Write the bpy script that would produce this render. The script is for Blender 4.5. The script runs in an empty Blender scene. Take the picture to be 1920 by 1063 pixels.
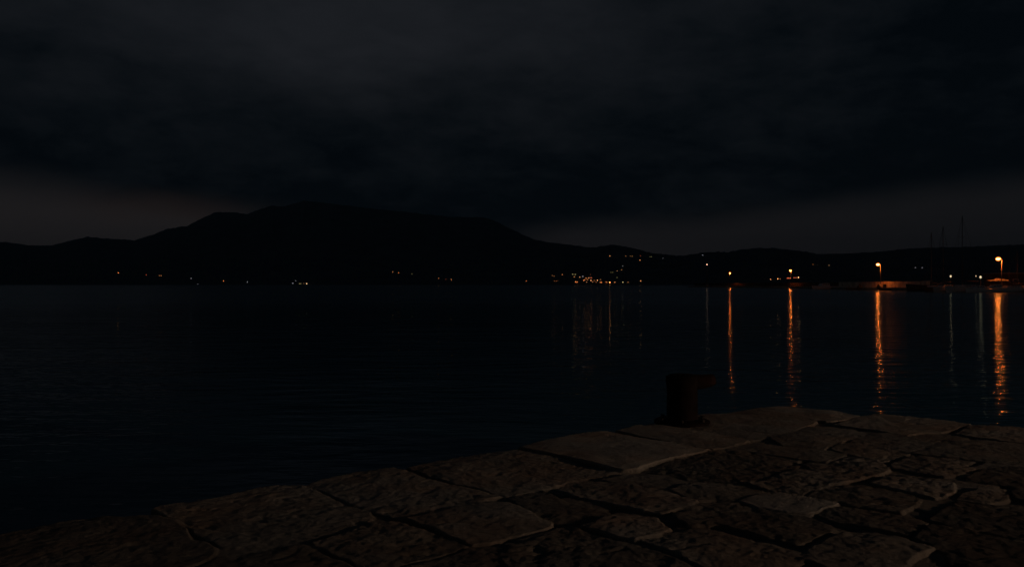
import bpy, bmesh, math, random
import numpy as np
from mathutils import Vector, Matrix

R = math.radians
F = 1493.0          # focal length of the photograph in its own pixels (28 mm lens)
HY = 533.0          # row of the sea horizon
EYE = 2.05          # eye height above the water
QUAY = 0.70         # quay height above the water
S = bpy.context.scene

# ------------------------------------------------------------------ camera
cam_d = bpy.data.cameras.new('camera')
cam = bpy.data.objects.new('camera', cam_d)
S.collection.objects.link(cam)
cam.location = (0, 0, EYE)
cam.rotation_euler = (R(90), 0, 0)
cam_d.lens = 28.0
cam_d.sensor_width = 36.0
cam_d.shift_y = 1.5 / 1920
cam_d.clip_start = 0.05
cam_d.clip_end = 60000
S.camera = cam

# ------------------------------------------------------------------ view
S.view_settings.view_transform = 'Standard'
S.view_settings.look = 'None'
S.view_settings.exposure = 0
S.view_settings.gamma = 1
S.cycles.sample_clamp_indirect = 2.0
S.cycles.max_bounces = 5

def lin(r, g, b):
    f = lambda c: (c/255/12.92) if c/255 <= 0.04045 else ((c/255+0.055)/1.055)**2.4
    return (f(r), f(g), f(b), 1)

# ------------------------------------------------------------------ world: overcast night sky
W = bpy.data.worlds.new('World')
S.world = W
W.use_nodes = True
nt = W.node_tree
nt.nodes.clear()

class G:
    """tiny node-expression helper"""
    def __init__(s, nt): s.nt = nt
    def n(s, t, **k):
        x = s.nt.nodes.new(t)
        for a, b in k.items(): setattr(x, a, b)
        return x
    def l(s, a, b): s.nt.links.new(a, b)
    def put(s, v, sock):
        if isinstance(v, bpy.types.NodeSocket): s.l(v, sock)
        else: sock.default_value = v
    def m(s, op, a, b=0.0, c=0.0, clamp=False):
        x = s.n('ShaderNodeMath', operation=op, use_clamp=clamp)
        s.put(a, x.inputs[0]); s.put(b, x.inputs[1])
        if len(x.inputs) > 2: s.put(c, x.inputs[2])
        return x.outputs[0]
    def mix(s, f, a, b, bt='MIX'):
        x = s.n('ShaderNodeMix', data_type='RGBA', blend_type=bt)
        s.put(f, x.inputs[0]); s.put(a, x.inputs[6]); s.put(b, x.inputs[7])
        return x.outputs[2]
    def noise(s, vec, scale, detail=4, rough=0.5, dist=0.0):
        x = s.n('ShaderNodeTexNoise')
        if vec is not None: s.l(vec, x.inputs['Vector'])
        x.inputs['Scale'].default_value = scale; x.inputs['Detail'].default_value = detail
        x.inputs['Roughness'].default_value = rough; x.inputs['Distortion'].default_value = dist
        return x.outputs['Fac']
    def xyz(s, x, y, z):
        c = s.n('ShaderNodeCombineXYZ'); s.put(x, c.inputs[0]); s.put(y, c.inputs[1]); s.put(z, c.inputs[2])
        return c.outputs[0]
    def smooth(s, v, a, b, lo=0.0, hi=1.0):
        x = s.n('ShaderNodeMapRange', interpolation_type='SMOOTHSTEP', clamp=True)
        s.put(v, x.inputs[0]); s.put(a, x.inputs[1]); s.put(b, x.inputs[2]); s.put(lo, x.inputs[3]); s.put(hi, x.inputs[4])
        return x.outputs[0]

SUN_EL, SUN_AZ = R(2.0), R(205)
g = G(nt)
tc = g.n('ShaderNodeTexCoord')
sep = g.n('ShaderNodeSeparateXYZ'); g.l(tc.outputs['Generated'], sep.inputs[0])
X, Y, Z = sep.outputs
az = g.m('ARCTAN2', X, Y)                    # bearing from north (+Y)
el = g.m('ARCSINE', Z)                       # elevation
u = g.m('MULTIPLY', az, 1.0)
v = el
# cloud warp
nv = g.xyz(g.m('MULTIPLY', u, 1.0), g.m('MULTIPLY', v, 2.4), g.m('COSINE', az))
w1 = g.m('SUBTRACT', g.noise(nv, 2.6, 5, 0.55, 0.3), 0.5)
w2 = g.m('SUBTRACT', g.noise(nv, 7.0, 5, 0.55, 0.2), 0.5)
w3 = g.m('SUBTRACT', g.noise(nv, 17.0, 6, 0.6, 0.4), 0.5)
def px(x): return math.atan((x-960)/F)
def py(y): return math.atan((HY-y)/F)
uw = g.m('ADD', u, g.m('MULTIPLY', w1, 0.16))
vw = g.m('ADD', v, g.m('ADD', g.m('MULTIPLY', w1, 0.10), g.m('MULTIPLY', w2, 0.035)))
def blob(cx, cy, sx, sy, amp):
    du = g.m('DIVIDE', g.m('SUBTRACT', uw, px(cx)), sx/F)
    dv = g.m('DIVIDE', g.m('SUBTRACT', vw, py(cy)), sy/F)
    r2 = g.m('ADD', g.m('MULTIPLY', du, du), g.m('MULTIPLY', dv, dv))
    return g.m('MULTIPLY', g.m('EXPONENT', g.m('MULTIPLY', r2, -0.5)), amp)
I = 0.0
for b in [(760, 0, 360, 75, 0.56), (620, 95, 230, 42, 0.40), (1120, 170, 330, 100, 0.30), (300, 150, 260, 110, 0.30),
          (560, -250, 900, 150, 0.5), (60, 300, 160, 60, 0.10)]:
    I = g.m('ADD', I, blob(*b))
I = g.m('ADD', I, g.m('ADD', g.m('MULTIPLY', w2, 0.70), g.m('MULTIPLY', w3, 0.45)))
I = g.m('ADD', I, g.m('MULTIPLY', w1, 0.18))
I = g.m('MAXIMUM', I, 0.0)
cloud = g.mix(g.m('MINIMUM', I, 1.3), lin(3, 7, 11), lin(28, 30, 34))
# clearer warm-grey gap between the cloud base and the hills
vg = g.m('ADD', v, g.m('ADD', g.m('MULTIPLY', w1, 0.035), g.m('MULTIPLY', w2, 0.018)))
edge_l = g.m('ADD', py(390), g.m('MULTIPLY', g.m('SUBTRACT', u, px(120)), -0.07))
gap_l = g.m('MULTIPLY', g.smooth(vg, g.m('ADD', edge_l, 0.030), g.m('SUBTRACT', edge_l, 0.024)), g.smooth(uw, px(620), px(360)))
edge_r = g.m('ADD', py(436), g.m('MULTIPLY', g.m('SUBTRACT', u, px(1050)), 0.075))
gap_r = g.m('MULTIPLY', g.smooth(vg, g.m('ADD', edge_r, 0.022), g.m('SUBTRACT', edge_r, 0.018)), g.smooth(uw, px(820), px(1080)))
warm = g.mix(g.smooth(u, px(300), px(1900)), lin(34, 32, 33), lin(23, 23, 25))
warm = g.mix(g.m('MULTIPLY', blob(330, 395, 90, 22, 0.55), 1.0), warm, lin(42, 31, 27))
cloud = g.mix(g.m('MAXIMUM', gap_l, gap_r), cloud, warm)
sky = g.n('ShaderNodeTexSky', sky_type='NISHITA')
sky.sun_disc = False; sky.sun_elevation = SUN_EL; sky.sun_rotation = SUN_AZ
haze_sky = g.mix(1.0, sky.outputs[0], (0.00012, 0.00012, 0.00012, 1), 'MULTIPLY')
tot = g.mix(1.0, cloud, haze_sky, 'ADD')
bg = g.n('ShaderNodeBackground'); bg.inputs['Strength'].default_value = 1.0
g.l(tot, bg.inputs['Color'])
out = g.n('ShaderNodeOutputWorld'); g.l(bg.outputs[0], out.inputs[0])

# ------------------------------------------------------------------ what is left of the daylight
sd = bpy.data.lights.new('sun', 'SUN'); sd.energy = 0.004; sd.angle = R(12); sd.color = (1.0, 0.86, 0.74)
sun = bpy.data.objects.new('sun', sd); S.collection.objects.link(sun)
sun.rotation_euler = Vector((math.sin(SUN_AZ)*math.cos(R(20)), math.cos(SUN_AZ)*math.cos(R(20)), math.sin(R(20)))).to_track_quat('Z', 'Y').to_euler()

# ------------------------------------------------------------------ helpers
COL = S.collection
def link(o, parent=None):
    COL.objects.link(o)
    if parent: o.parent = parent
    return o
def tag(o, label=None, cat=None, group=None, kind=None):
    if label: o['label'] = label
    if cat: o['category'] = cat
    if group: o['group'] = group
    if kind: o['kind'] = kind
    return o
def empty(name, loc, rz=0.0):
    o = bpy.data.objects.new(name, None); o.location = loc; o.rotation_euler = (0, 0, rz)
    o.empty_display_size = 0.3
    return link(o)
def mesh_obj(name, bm, mat, parent=None, smooth=False):
    me = bpy.data.meshes.new(name)
    bmesh.ops.recalc_face_normals(bm, faces=bm.faces)
    bm.to_mesh(me); bm.free()
    me.materials.append(mat)
    if smooth:
        for p in me.polygons: p.use_smooth = True
    return link(bpy.data.objects.new(name, me), parent)
def box(bm, c, s, rot=None, bev=0.0):
    r = bmesh.ops.create_cube(bm, size=1.0)
    vs = r['verts']
    M = Matrix.Translation(c) @ (rot or Matrix.Identity(4)) @ Matrix.Diagonal((*s, 1))
    bmesh.ops.transform(bm, matrix=M, verts=vs)
    if bev:
        es = list({e for w in vs for e in w.link_edges})
        bmesh.ops.bevel(bm, geom=es, offset=bev, segments=2, profile=0.6, affect='EDGES')
def tube(bm, pts, rads, seg=10, cap=True):
    pts = [Vector(p) for p in pts]
    if not hasattr(rads, '__len__'): rads = [rads]*len(pts)
    rings = []
    for i, p in enumerate(pts):
        d = (pts[min(i+1, len(pts)-1)] - pts[max(i-1, 0)]).normalized()
        a = Vector((0, 0, 1)) if abs(d.z) < 0.9 else Vector((1, 0, 0))
        x = d.cross(a).normalized(); y = d.cross(x)
        rings.append([bm.verts.new(p + (x*math.cos(2*math.pi*k/seg) + y*math.sin(2*math.pi*k/seg))*rads[i]) for k in range(seg)])
    for a, b in zip(rings, rings[1:]):
        for k in range(seg):
            bm.faces.new((a[k], a[(k+1) % seg], b[(k+1) % seg], b[k]))
    if cap:
        bm.faces.new(rings[0]); bm.faces.new(rings[-1])
def lathe(bm, prof, seg=28, c=(0, 0, 0)):
    tube(bm, [(c[0], c[1], c[2]+z + i*1e-6) for i, (r, z) in enumerate(prof)], [r for r, z in prof], seg)
def ball(bm, c, r, sc=(1, 1, 1), sub=2):
    q = bmesh.ops.create_icosphere(bm, subdivisions=sub, radius=r)
    bmesh.ops.transform(bm, matrix=Matrix.Translation(c) @ Matrix.Diagonal((*sc, 1)), verts=q['verts'])
BM = bmesh.new

def mat(name, col, rough=0.7, metal=0.0, nscale=4.0, var=0.35, bump=0.0, bscale=30.0, spec=0.5):
    m = bpy.data.materials.new(name); m.use_nodes = True
    q = G(m.node_tree); b = m.node_tree.nodes['Principled BSDF']
    t = q.n('ShaderNodeTexCoord')
    f = q.noise(t.outputs['Object'], nscale, 6, 0.6)
    dark = tuple(c*(1-var) for c in col[:3]) + (1,); lite = tuple(min(1, c*(1+var)) for c in col[:3]) + (1,)
    q.l(q.mix(q.smooth(f, 0.3, 0.7), dark, lite), b.inputs['Base Color'])
    b.inputs['Roughness'].default_value = rough; b.inputs['Metallic'].default_value = metal
    b.inputs['Specular IOR Level'].default_value = spec
    if bump:
        bn = q.n('ShaderNodeBump'); bn.inputs['Distance'].default_value = bump
        q.l(q.noise(t.outputs['Object'], bscale, 6, 0.65), bn.inputs['Height']); q.l(bn.outputs[0], b.inputs['Normal'])
    return m
def emit(name, col, strength):
    m = bpy.data.materials.new(name); m.use_nodes = True; n = m.node_tree; n.nodes.clear()
    e = n.nodes.new('ShaderNodeEmission'); e.inputs[0].default_value = (*col, 1); e.inputs[1].default_value = strength
    o = n.nodes.new('ShaderNodeOutputMaterial'); n.links.new(e.outputs[0], o.inputs[0])
    return m

M = dict(
    galv=mat('galvanised_steel', (0.30, 0.30, 0.30), 0.5, 0.6),
    iron=mat('rusty_cast_iron', (0.012, 0.006, 0.005), 0.85, 0.0, 9, 0.5, 0.004, 40, 0.12),
    rust=mat('red_rust', (0.026, 0.009, 0.006), 0.85, 0.0, 9, 0.5, 0.004, 40, 0.2),
    bolt=mat('rusty_bolt', (0.02, 0.012, 0.009), 0.85, 0.0, 20, 0.4),
    conc=mat('harbour_concrete', (0.34, 0.32, 0.29), 0.9, 0, 0.6, 0.3, 0.02, 3),
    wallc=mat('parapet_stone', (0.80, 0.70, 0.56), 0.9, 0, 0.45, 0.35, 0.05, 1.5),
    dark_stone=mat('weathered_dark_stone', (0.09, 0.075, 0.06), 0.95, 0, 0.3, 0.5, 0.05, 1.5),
    brown=mat('brown_cladding', (0.11, 0.075, 0.05), 0.8, 0, 0.5, 0.3),
    grey=mat('grey_paint', (0.10, 0.10, 0.10), 0.6, 0, 1, 0.2),
    wire=mat('steel_wire', (0.05, 0.05, 0.05), 0.6, 0, 1, 0.2),
    white=mat('white_gelcoat', (0.80, 0.80, 0.80), 0.35, 0, 1, 0.08),
    navy=mat('dark_blue_hull', (0.02, 0.025, 0.04), 0.4, 0, 1, 0.2),
    wood=mat('teak_deck', (0.16, 0.10, 0.06), 0.7, 0, 3, 0.3),
    alu=mat('aluminium_spar', (0.13, 0.13, 0.13), 0.6, 0.0, 2, 0.1),
    glass=mat('dark_cabin_glass', (0.02, 0.02, 0.025), 0.1, 0, 1, 0.1),
    canvas=mat('white_canvas', (0.72, 0.68, 0.62), 0.8, 0, 3, 0.08, 0.01, 6),
    blue=mat('blue_canvas', (0.03, 0.05, 0.12), 0.8, 0, 3, 0.2),
    plaster=mat('pale_plaster', (0.42, 0.36, 0.28), 0.9, 0, 0.5, 0.2),
    tile=mat('clay_roof', (0.20, 0.08, 0.05), 0.9, 0, 2, 0.3),
    rubber=mat('black_rubber', (0.02, 0.02, 0.02), 0.8, 0, 2, 0.2),
    net=mat('dark_net', (0.03, 0.04, 0.04), 0.95, 0, 5, 0.5, 0.05, 8),
    binp=mat('dark_green_plastic', (0.02, 0.04, 0.03), 0.6, 0, 2, 0.2),
)
SOD = (1.0, 0.195, 0.028)
E = dict(
    sodium=emit('sodium_lamp', SOD, 175),
    sodium_dim=emit('sodium_lamp_far', SOD, 115),
    quay=emit('quay_sodium_lamp', (1.0, 0.68, 0.46), 2600),
    cool=emit('white_harbour_lamp', (1.0, 0.80, 0.48), 1.05),
    beacon=emit('beacon_light', (1.0, 0.62, 0.42), 1.6),
)

halo = bpy.data.materials.new('lamp_halo'); halo.use_nodes = True; _n = halo.node_tree; _n.nodes.clear()  # added glow around each pier lamp: see-through, emits a halo of its own
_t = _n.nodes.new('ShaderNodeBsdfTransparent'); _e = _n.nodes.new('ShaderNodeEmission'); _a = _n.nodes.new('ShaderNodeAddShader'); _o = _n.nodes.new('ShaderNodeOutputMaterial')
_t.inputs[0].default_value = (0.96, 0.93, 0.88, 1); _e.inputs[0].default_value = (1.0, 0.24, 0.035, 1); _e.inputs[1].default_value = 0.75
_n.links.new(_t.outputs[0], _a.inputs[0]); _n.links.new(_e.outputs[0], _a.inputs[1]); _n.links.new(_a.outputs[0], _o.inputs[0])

# ------------------------------------------------------------------ vector noise in numpy (quay and hills)
_rs = np.random.RandomState(7)
_T = _rs.rand(256, 256)
def vnoise(x, y):
    xi = np.floor(x).astype(np.int64); yi = np.floor(y).astype(np.int64)
    fx = x-xi; fy = y-yi
    fx = fx*fx*(3-2*fx); fy = fy*fy*(3-2*fy)
    a = _T[xi & 255, yi & 255]; b = _T[(xi+1) & 255, yi & 255]
    c = _T[xi & 255, (yi+1) & 255]; d = _T[(xi+1) & 255, (yi+1) & 255]
    return (a*(1-fx)+b*fx)*(1-fy) + (c*(1-fx)+d*fx)*fy - 0.5
def fbm(x, y, o=4, g_=0.5):
    s = 0; a = 1.0
    for k in range(o):
        s = s + a*vnoise(x*2**k + 17.3*k, y*2**k + 5.1*k); a *= g_
    return s

# ------------------------------------------------------------------ the quay paving
def gp(px_, py_, z=QUAY):
    """pixel of the photograph -> point on the level plane z"""
    d = (EYE-z)*F/(py_-HY)
    return ((px_-960)/F*d, d)
SLABS = [  # (stone tint, lowered in near and left slabs for weaker light, roughness, lift mm, outline)
 (0.62, 1.1, 6, [(-260,1068),(-100,1025),(8,998),(60,990),(130,975),(205,967),(300,967),(332,978),(350,998),(357,1012),(385,1019),(399,1033),(390,1046),(350,1062),(300,1085),(-200,1190)]),
 (1.00, 1.2, 2, [(289,956),(300,949),(400,935),(440,926),(510,912),(570,912),(620,932),(692,959),(701,967),(680,985),(640,995),(560,1011),(490,1026),(415,1025),(380,1008),(350,985),(315,967)]),
 (1.00, 1.1, 4, [(573,908),(600,898),(650,890),(700,880),(738,878),(765,885),(800,897),(850,910),(900,922),(940,932),(905,941),(860,951),(800,964),(762,972),(700,957)]),
 (1.00, 1.1, -3, [(762,876),(800,868),(900,850),(965,842),(1000,848),(1050,859),(1100,870),(1168,884),(1120,893),(1065,904),(1023,916),(948,932),(900,918),(850,904)]),
 (1.30, 0.5, 28, [(972,840),(1030,825),(1100,812),(1140,809),(1180,817),(1270,833),(1333,843),(1300,852),(1230,868),(1195,882),(1172,884),(1110,870),(1050,857)]),
 (1.10, 0.6, 8, [(1155,807),(1200,797),(1240,797),(1330,812),(1405,825),(1395,830),(1360,838),(1338,842),(1270,831)]),
 (0.95, 0.7, 6, [(1213,795),(1290,778),(1350,776),(1400,770),(1425,765),(1500,778),(1530,791),(1520,797),(1475,812),(1440,820),(1410,825),(1330,810)]),
 (1.30, 0.7, 14, [(1430,764),(1448,761),(1490,764),(1560,770),(1613,780),(1590,788),(1555,791),(1527,789),(1480,774)]),
 (1.05, 0.9, 8, [(1610,782),(1640,777),(1700,781),(1790,790),(1820,794),(1800,800),(1765,810),(1730,811),(1700,815),(1640,806),(1560,797),(1585,790)]),
 (1.00, 1.2, 4, [(1820,796),(1860,796),(1913,800),(2010,809),(2010,838),(1900,829),(1850,822),(1790,812)]),
 (0.60, 1.2, -6, [(300,1110),(400,1043),(470,1029),(560,1018),(600,1035),(660,1060),(700,1090),(640,1150),(300,1190)]),
 (0.75, 1.3, -4, [(580,1016),(640,999),(700,976),(752,976),(770,985),(850,1010),(880,1020),(830,1040),(720,1063),(690,1066),(620,1035)]),
 (1.00, 0.9, 10, [(770,970),(830,955),(900,942),(958,944),(1000,962),(1034,978),(1030,985),(980,1000),(920,1017),(890,1018),(840,1003)]),
 (0.65, 1.3, -3, [(885,1024),(930,1022),(945,1050),(930,1085),(760,1140),(700,1110),(720,1070),(830,1045)]),
 (0.55, 1.2, -8, [(950,935),(1020,919),(1060,938),(1140,958),(1152,965),(1100,979),(1045,979),(1000,960)]),
 (0.95, 1.0, 8, [(1042,916),(1070,905),(1110,901),(1160,904),(1240,920),(1310,940),(1300,950),(1270,958),(1240,965),(1180,952),(1110,937)]),
 (0.90, 0.9, 2, [(1125,898),(1180,888),(1240,890),(1268,896),(1288,902),(1250,918),(1170,905)]),
 (0.48, 2.0, -12, [(1203,881),(1262,862),(1337,845),(1380,845),(1430,852),(1500,866),(1493,875),(1470,883),(1430,895),(1390,903),(1330,902),(1270,892)]),
 (0.75, 1.0, 2, [(1255,919),(1292,904),(1350,907),(1430,918),(1410,928),(1388,937),(1312,938)]),
 (1.40, 0.6, 8, [(1387,938),(1420,925),(1450,921),(1500,930),(1572,945),(1535,958),(1510,962),(1480,960),(1420,950)]),
 (0.85, 2.0, 2, [(1395,904),(1440,895),(1500,878),(1560,887),(1612,899),(1560,907),(1502,927),(1450,918)]),
 (0.85, 0.8, 2, [(1443,821),(1478,812),(1522,799),(1600,806),(1630,812),(1600,822),(1570,830),(1545,843),(1520,842),(1470,835)]),
 (0.75, 0.8, -2, [(1408,829),(1480,838),(1560,845),(1588,851),(1562,860),(1548,865),(1500,860),(1410,845),(1352,841)]),
 (0.80, 0.8, 6, [(1570,832),(1607,831),(1660,847),(1664,851),(1642,862),(1590,851),(1558,842)]),
 (0.80, 0.9, 4, [(1634,812),(1680,812),(1730,824),(1750,827),(1730,840),(1705,848),(1680,848),(1640,840),(1592,829),(1602,822)]),
 (0.70, 1.0, 2, [(1756,825),(1850,826),(2010,841),(2010,872),(1880,868),(1800,859),(1712,849),(1735,840)]),
 (0.80, 1.6, 0, [(1503,867),(1555,868),(1590,854),(1645,864),(1662,870),(1664,880),(1648,890),(1612,897),(1530,881)]),
 (0.85, 1.8, 6, [(1672,868),(1710,853),(1790,861),(1822,878),(1792,892),(1770,894),(1715,885),(1668,876)]),
 (1.00, 1.5, 6, [(1632,906),(1660,894),(1690,889),(1760,898),(1787,906),(1782,923),(1748,934),(1700,922)]),
 (0.60, 1.3, -2, [(1512,929),(1545,912),(1620,909),(1700,924),(1722,936),(1715,948),(1690,961),(1640,954),(1578,944)]),
 (0.60, 1.4, 0, [(1535,962),(1575,949),(1640,958),(1690,965),(1737,977),(1720,986),(1695,1001),(1640,990),(1560,975)]),
 (0.50, 1.3, 0, [(1262,968),(1312,943),(1385,941),(1440,956),(1510,967),(1555,982),(1566,991),(1520,1010),(1490,1019),(1440,1005),(1350,985),(1290,985)]),
 (1.05, 1.3, 14, [(1088,985),(1150,968),(1190,967),(1235,975),(1240,985),(1254,991),(1230,1003),(1190,1011),(1140,1003)]),
 (0.90, 1.2, 6, [(1203,1012),(1260,996),(1320,990),(1400,1008),(1480,1030),(1522,1045),(1480,1064),(1420,1095),(1340,1070),(1270,1038)]),
 (0.65, 2.2, 0, [(935,1022),(1040,987),(1080,989),(1130,1006),(1200,1020),(1280,1050),(1330,1075),(1250,1130),(1000,1130),(950,1070)]),
 (0.85, 1.2, 16, [(1512,1030),(1545,1014),(1590,999),(1640,998),(1700,1012),(1744,1027),(1720,1042),(1690,1063),(1660,1092),(1600,1080),(1500,1046)]),
 (0.34, 1.3, 4, [(1752,1028),(1705,1006),(1742,984),(1800,993),(1913,1013),(2010,1030),(2000,1085),(1800,1075)]),
 (0.42, 1.4, 8, [(1742,972),(1795,938),(1860,947),(2010,968),(2010,1020),(1880,1003),(1780,988)]),
 (0.95, 1.3, 8, [(1797,925),(1840,914),(1888,919),(1892,936),(1850,944),(1790,934)]),
 (0.42, 1.3, 4, [(1830,880),(1900,874),(2010,884),(2010,955),(1902,934),(1898,912),(1812,900)]),
]
EDGE = [(-260,1070),(8,1002),(300,962),(570,914),(760,880),(970,846),(1155,812),(1240,800),(1330,784),(1450,766),(1560,774),(1620,782),(1790,793),(1913,803),(2010,811)]
edge_w = [gp(*p) for p in EDGE]
dL = np.array(edge_w[0])-np.array(edge_w[1]); dL /= np.linalg.norm(dL)
dR = np.array(edge_w[-1])-np.array(edge_w[-4]); dR /= np.linalg.norm(dR)
outline = [tuple(np.array(edge_w[0])+dL*9)] + edge_w + [tuple(np.array(edge_w[-1])+dR*6)]
outline += [(outline[-1][0], -5.0), (outline[0][0], -5.0)]

def sdf(poly, x, y):
    """signed distance, positive inside"""
    P = np.array(poly); Q = np.roll(P, -1, 0)
    dmin = np.full(x.shape, 1e9); ins = np.zeros(x.shape, bool)
    for (ax, ay), (bx, by) in zip(P, Q):
        ex, ey = bx-ax, by-ay
        t = np.clip(((x-ax)*ex+(y-ay)*ey)/(ex*ex+ey*ey+1e-12), 0, 1)
        d = (x-ax-t*ex)**2 + (y-ay-t*ey)**2
        dmin = np.minimum(dmin, d)
        c = ((ay > y) != (by > y)) & (x < (bx-ax)*(y-ay)/(by-ay+1e-12)+ax)
        ins ^= c
    dmin = np.sqrt(dmin)
    return np.where(ins, dmin, -dmin)

def build_quay():
    x0, x1 = outline[0][0]-0.1, outline[-3][0]+0.1
    xs = np.concatenate([np.arange(x0, -5.0, 0.05), np.arange(-5.0, -3.3, 0.016), np.arange(-3.3, 5.9, 0.009), np.arange(5.9, 8.5, 0.016), np.arange(8.5, x1, 0.04)])
    ys = np.concatenate([np.arange(-5.0, 0.5, 0.05), np.arange(0.5, 3.5, 0.016), np.arange(3.5, 9.3, 0.009)])
    Xg, Yg = np.meshgrid(xs, ys, indexing='ij')
    x = Xg.ravel(); y = Yg.ravel()
    so = sdf(outline, x, y)
    keep0 = so > -0.25
    xk, yk = x[keep0], y[keep0]
    # wobble of the stone outlines
    wx = xk + 0.030*fbm(xk*5, yk*5, 4, 0.6); wy = yk + 0.030*fbm(xk*5+40, yk*5+13, 4, 0.6)
    base = np.full(xk.shape, -0.021); tint = np.full(xk.shape, 0.5); rgh = np.full(xk.shape, 1.0); dist = np.full(xk.shape, -1.0)
    soK = so[keep0]
    # fallback courses (outside the part seen in the photograph, and the low stones between slabs)
    th = math.atan2(4.55, 5.67); ca, sa = math.cos(th), math.sin(th)
    a = wx*ca + wy*sa; b = -wx*sa + wy*ca
    row = np.floor(b/0.42); fb = b/0.42-row
    off = _T[(row.astype(np.int64)*7) & 255, 3]
    lenr = 0.62 + 0.3*_T[(row.astype(np.int64)*5) & 255, 11]
    ci = np.floor(a/lenr+off*3); fa = a/lenr+off*3-ci
    de = np.minimum(np.minimum(fb, 1-fb)*0.42, np.minimum(fa, 1-fa)*lenr)
    hid = _T[(row.astype(np.int64)*13+5) & 255, (ci.astype(np.int64)*3+9) & 255]
    onfar = (yk < 3.6) | (xk < -3.2) | (xk > 5.6)
    inn = soK > 0.02
    f = np.clip((de-0.008)/0.03, 0, 1); f = f*f*(3-2*f)
    hb = np.where(onfar, -0.035+f*(0.035+0.012*(hid-0.5)), -0.021+f*(0.010+0.010*(hid-0.5)))
    base = np.where(inn, hb, base)
    tint = np.where(inn, np.where(onfar, 0.4+f*(0.2+0.6*hid), 0.50+f*(0.10+0.3*hid)), tint)
    dist = np.where(inn & onfar, de, dist)
    alls = soK > 0.0
    inst = ~onfar & False
    for k, (tn, rg, lift, poly) in enumerate(SLABS):
        W_ = [gp(*p) for p in poly]
        A = np.array(W_)
        cx, cy = A.mean(0)
        m = (xk > A[:, 0].min()-0.1) & (xk < A[:, 0].max()+0.1) & (yk > A[:, 1].min()-0.1) & (yk < A[:, 1].max()+0.1)
        idx = np.nonzero(m)[0]
        d = sdf(W_, wx[idx], wy[idx]) + 0.014
        ok = d > 0
        idx = idx[ok]; d = d[ok]
        xx, yy = xk[idx], yk[idx]
        e = np.clip(d/0.014, 0, 1); e = np.sqrt(1-(1-e)**2)          # worn rounded arris
        dome = np.clip(d/0.16, 0, 1); dome = dome*dome*(3-2*dome)
        rr = random.Random(k)
        tx, ty = rr.uniform(-0.012, 0.012), rr.uniform(-0.012, 0.012)
        n1 = fbm(xx*3+k*9, yy*3, 3); n2 = fbm(xx*11+k*5, yy*11, 4, 0.6)
        pit = np.clip(-fbm(xx*7+k*3, yy*16+k, 3)-0.28, 0, 1)
        crk = np.abs(fbm(xx*1.9+k*13, yy*1.9+k*7, 5, 0.62)); crk = np.clip(1-crk/0.012, 0, 1)*(_T[k*5 & 255, 9] > 0.45)
        h = (-0.004*crk + lift*0.5/1000.0 + (xx-cx)*tx + (yy-cy)*ty + 0.009*n1 + rg*0.0034*n2 + 0.003*dome - 0.022*pit*rg)
        z = -0.018 + e*(0.018+h)
        up = z > base[idx]
        idx = idx[up]; base[idx] = z[up]
        col = 0.45 + (tn-0.45)*np.clip(d[up]/0.012, 0, 1)
        tint[idx] = col*(1+0.35*n1[up]); rgh[idx] = rg; dist[idx] = d[up]; alls[idx] = True
    # mortar and grit noise everywhere
    base = base + 0.0032*fbm(xk*28, yk*28, 3, 0.6)*np.clip(rgh, 0.4, 1.5) + 0.0014*fbm(xk*70, yk*70, 2)
    z = QUAY + base
    full_in = np.zeros(x.shape, bool); full_in[keep0] = alls
    G2 = full_in.reshape(Xg.shape)
    dil = G2.copy()
    dil[1:] |= G2[:-1]; dil[:-1] |= G2[1:]; dil[:, 1:] |= dil[:, :-1]; dil[:, :-1] |= dil[:, 1:]
    Zf = np.full(x.shape, -0.8); Zf[keep0] = np.where(alls, z, -0.8)
    Zf = Zf.reshape(Xg.shape)
    Tf = np.full(x.shape, 0.35); Tf[keep0] = tint; 
    dilf = dil.ravel()
    vid = np.full(x.shape, -1); sel = np.nonzero(dilf)[0]; vid[sel] = np.arange(len(sel))
    V = np.stack([x[sel], y[sel], Zf.ravel()[sel]], 1).astype(np.float32)
    vi = vid.reshape(Xg.shape)
    a_, b_, c_, d_ = vi[:-1, :-1].ravel(), vi[1:, :-1].ravel(), vi[1:, 1:].ravel(), vi[:-1, 1:].ravel()
    okf = (a_ >= 0) & (b_ >= 0) & (c_ >= 0) & (d_ >= 0)
    Fq = np.stack([a_[okf], b_[okf], c_[okf], d_[okf]], 1).astype(np.int32)
    me = bpy.data.meshes.new('quay_pavement')
    me.vertices.add(len(V)); me.vertices.foreach_set('co', V.ravel())
    me.loops.add(Fq.size); me.loops.foreach_set('vertex_index', Fq.ravel())
    me.polygons.add(len(Fq)); me.polygons.foreach_set('loop_start', np.arange(0, Fq.size, 4, dtype=np.int32))
    me.polygons.foreach_set('use_smooth', np.ones(len(Fq), bool))
    at = me.attributes.new('tint', 'FLOAT', 'POINT'); at.data.foreach_set('value', Tf[sel].astype(np.float32))
    me.update(); me.validate()
    m = bpy.data.materials.new('limestone_paving'); m.use_nodes = True
    q = G(m.node_tree); b = m.node_tree.nodes['Principled BSDF']
    t = q.n('ShaderNodeTexCoord'); at = q.n('ShaderNodeAttribute', attribute_name='tint')
    n1 = q.noise(t.outputs['Object'], 3.0, 6, 0.6); n2 = q.noise(t.outputs['Object'], 38, 6, 0.7); n3 = q.noise(t.outputs['Object'], 160, 3, 0.6)
    n0 = q.noise(t.outputs['Object'], 1.3, 3, 0.5)
    c = q.mix(q.smooth(n1, 0.3, 0.7), (0.28, 0.20, 0.15, 1), (0.35, 0.30, 0.245, 1))
    c = q.mix(q.smooth(n0, 0.42, 0.62, 0, 0.7), c, (0.27, 0.26, 0.235, 1))
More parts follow.
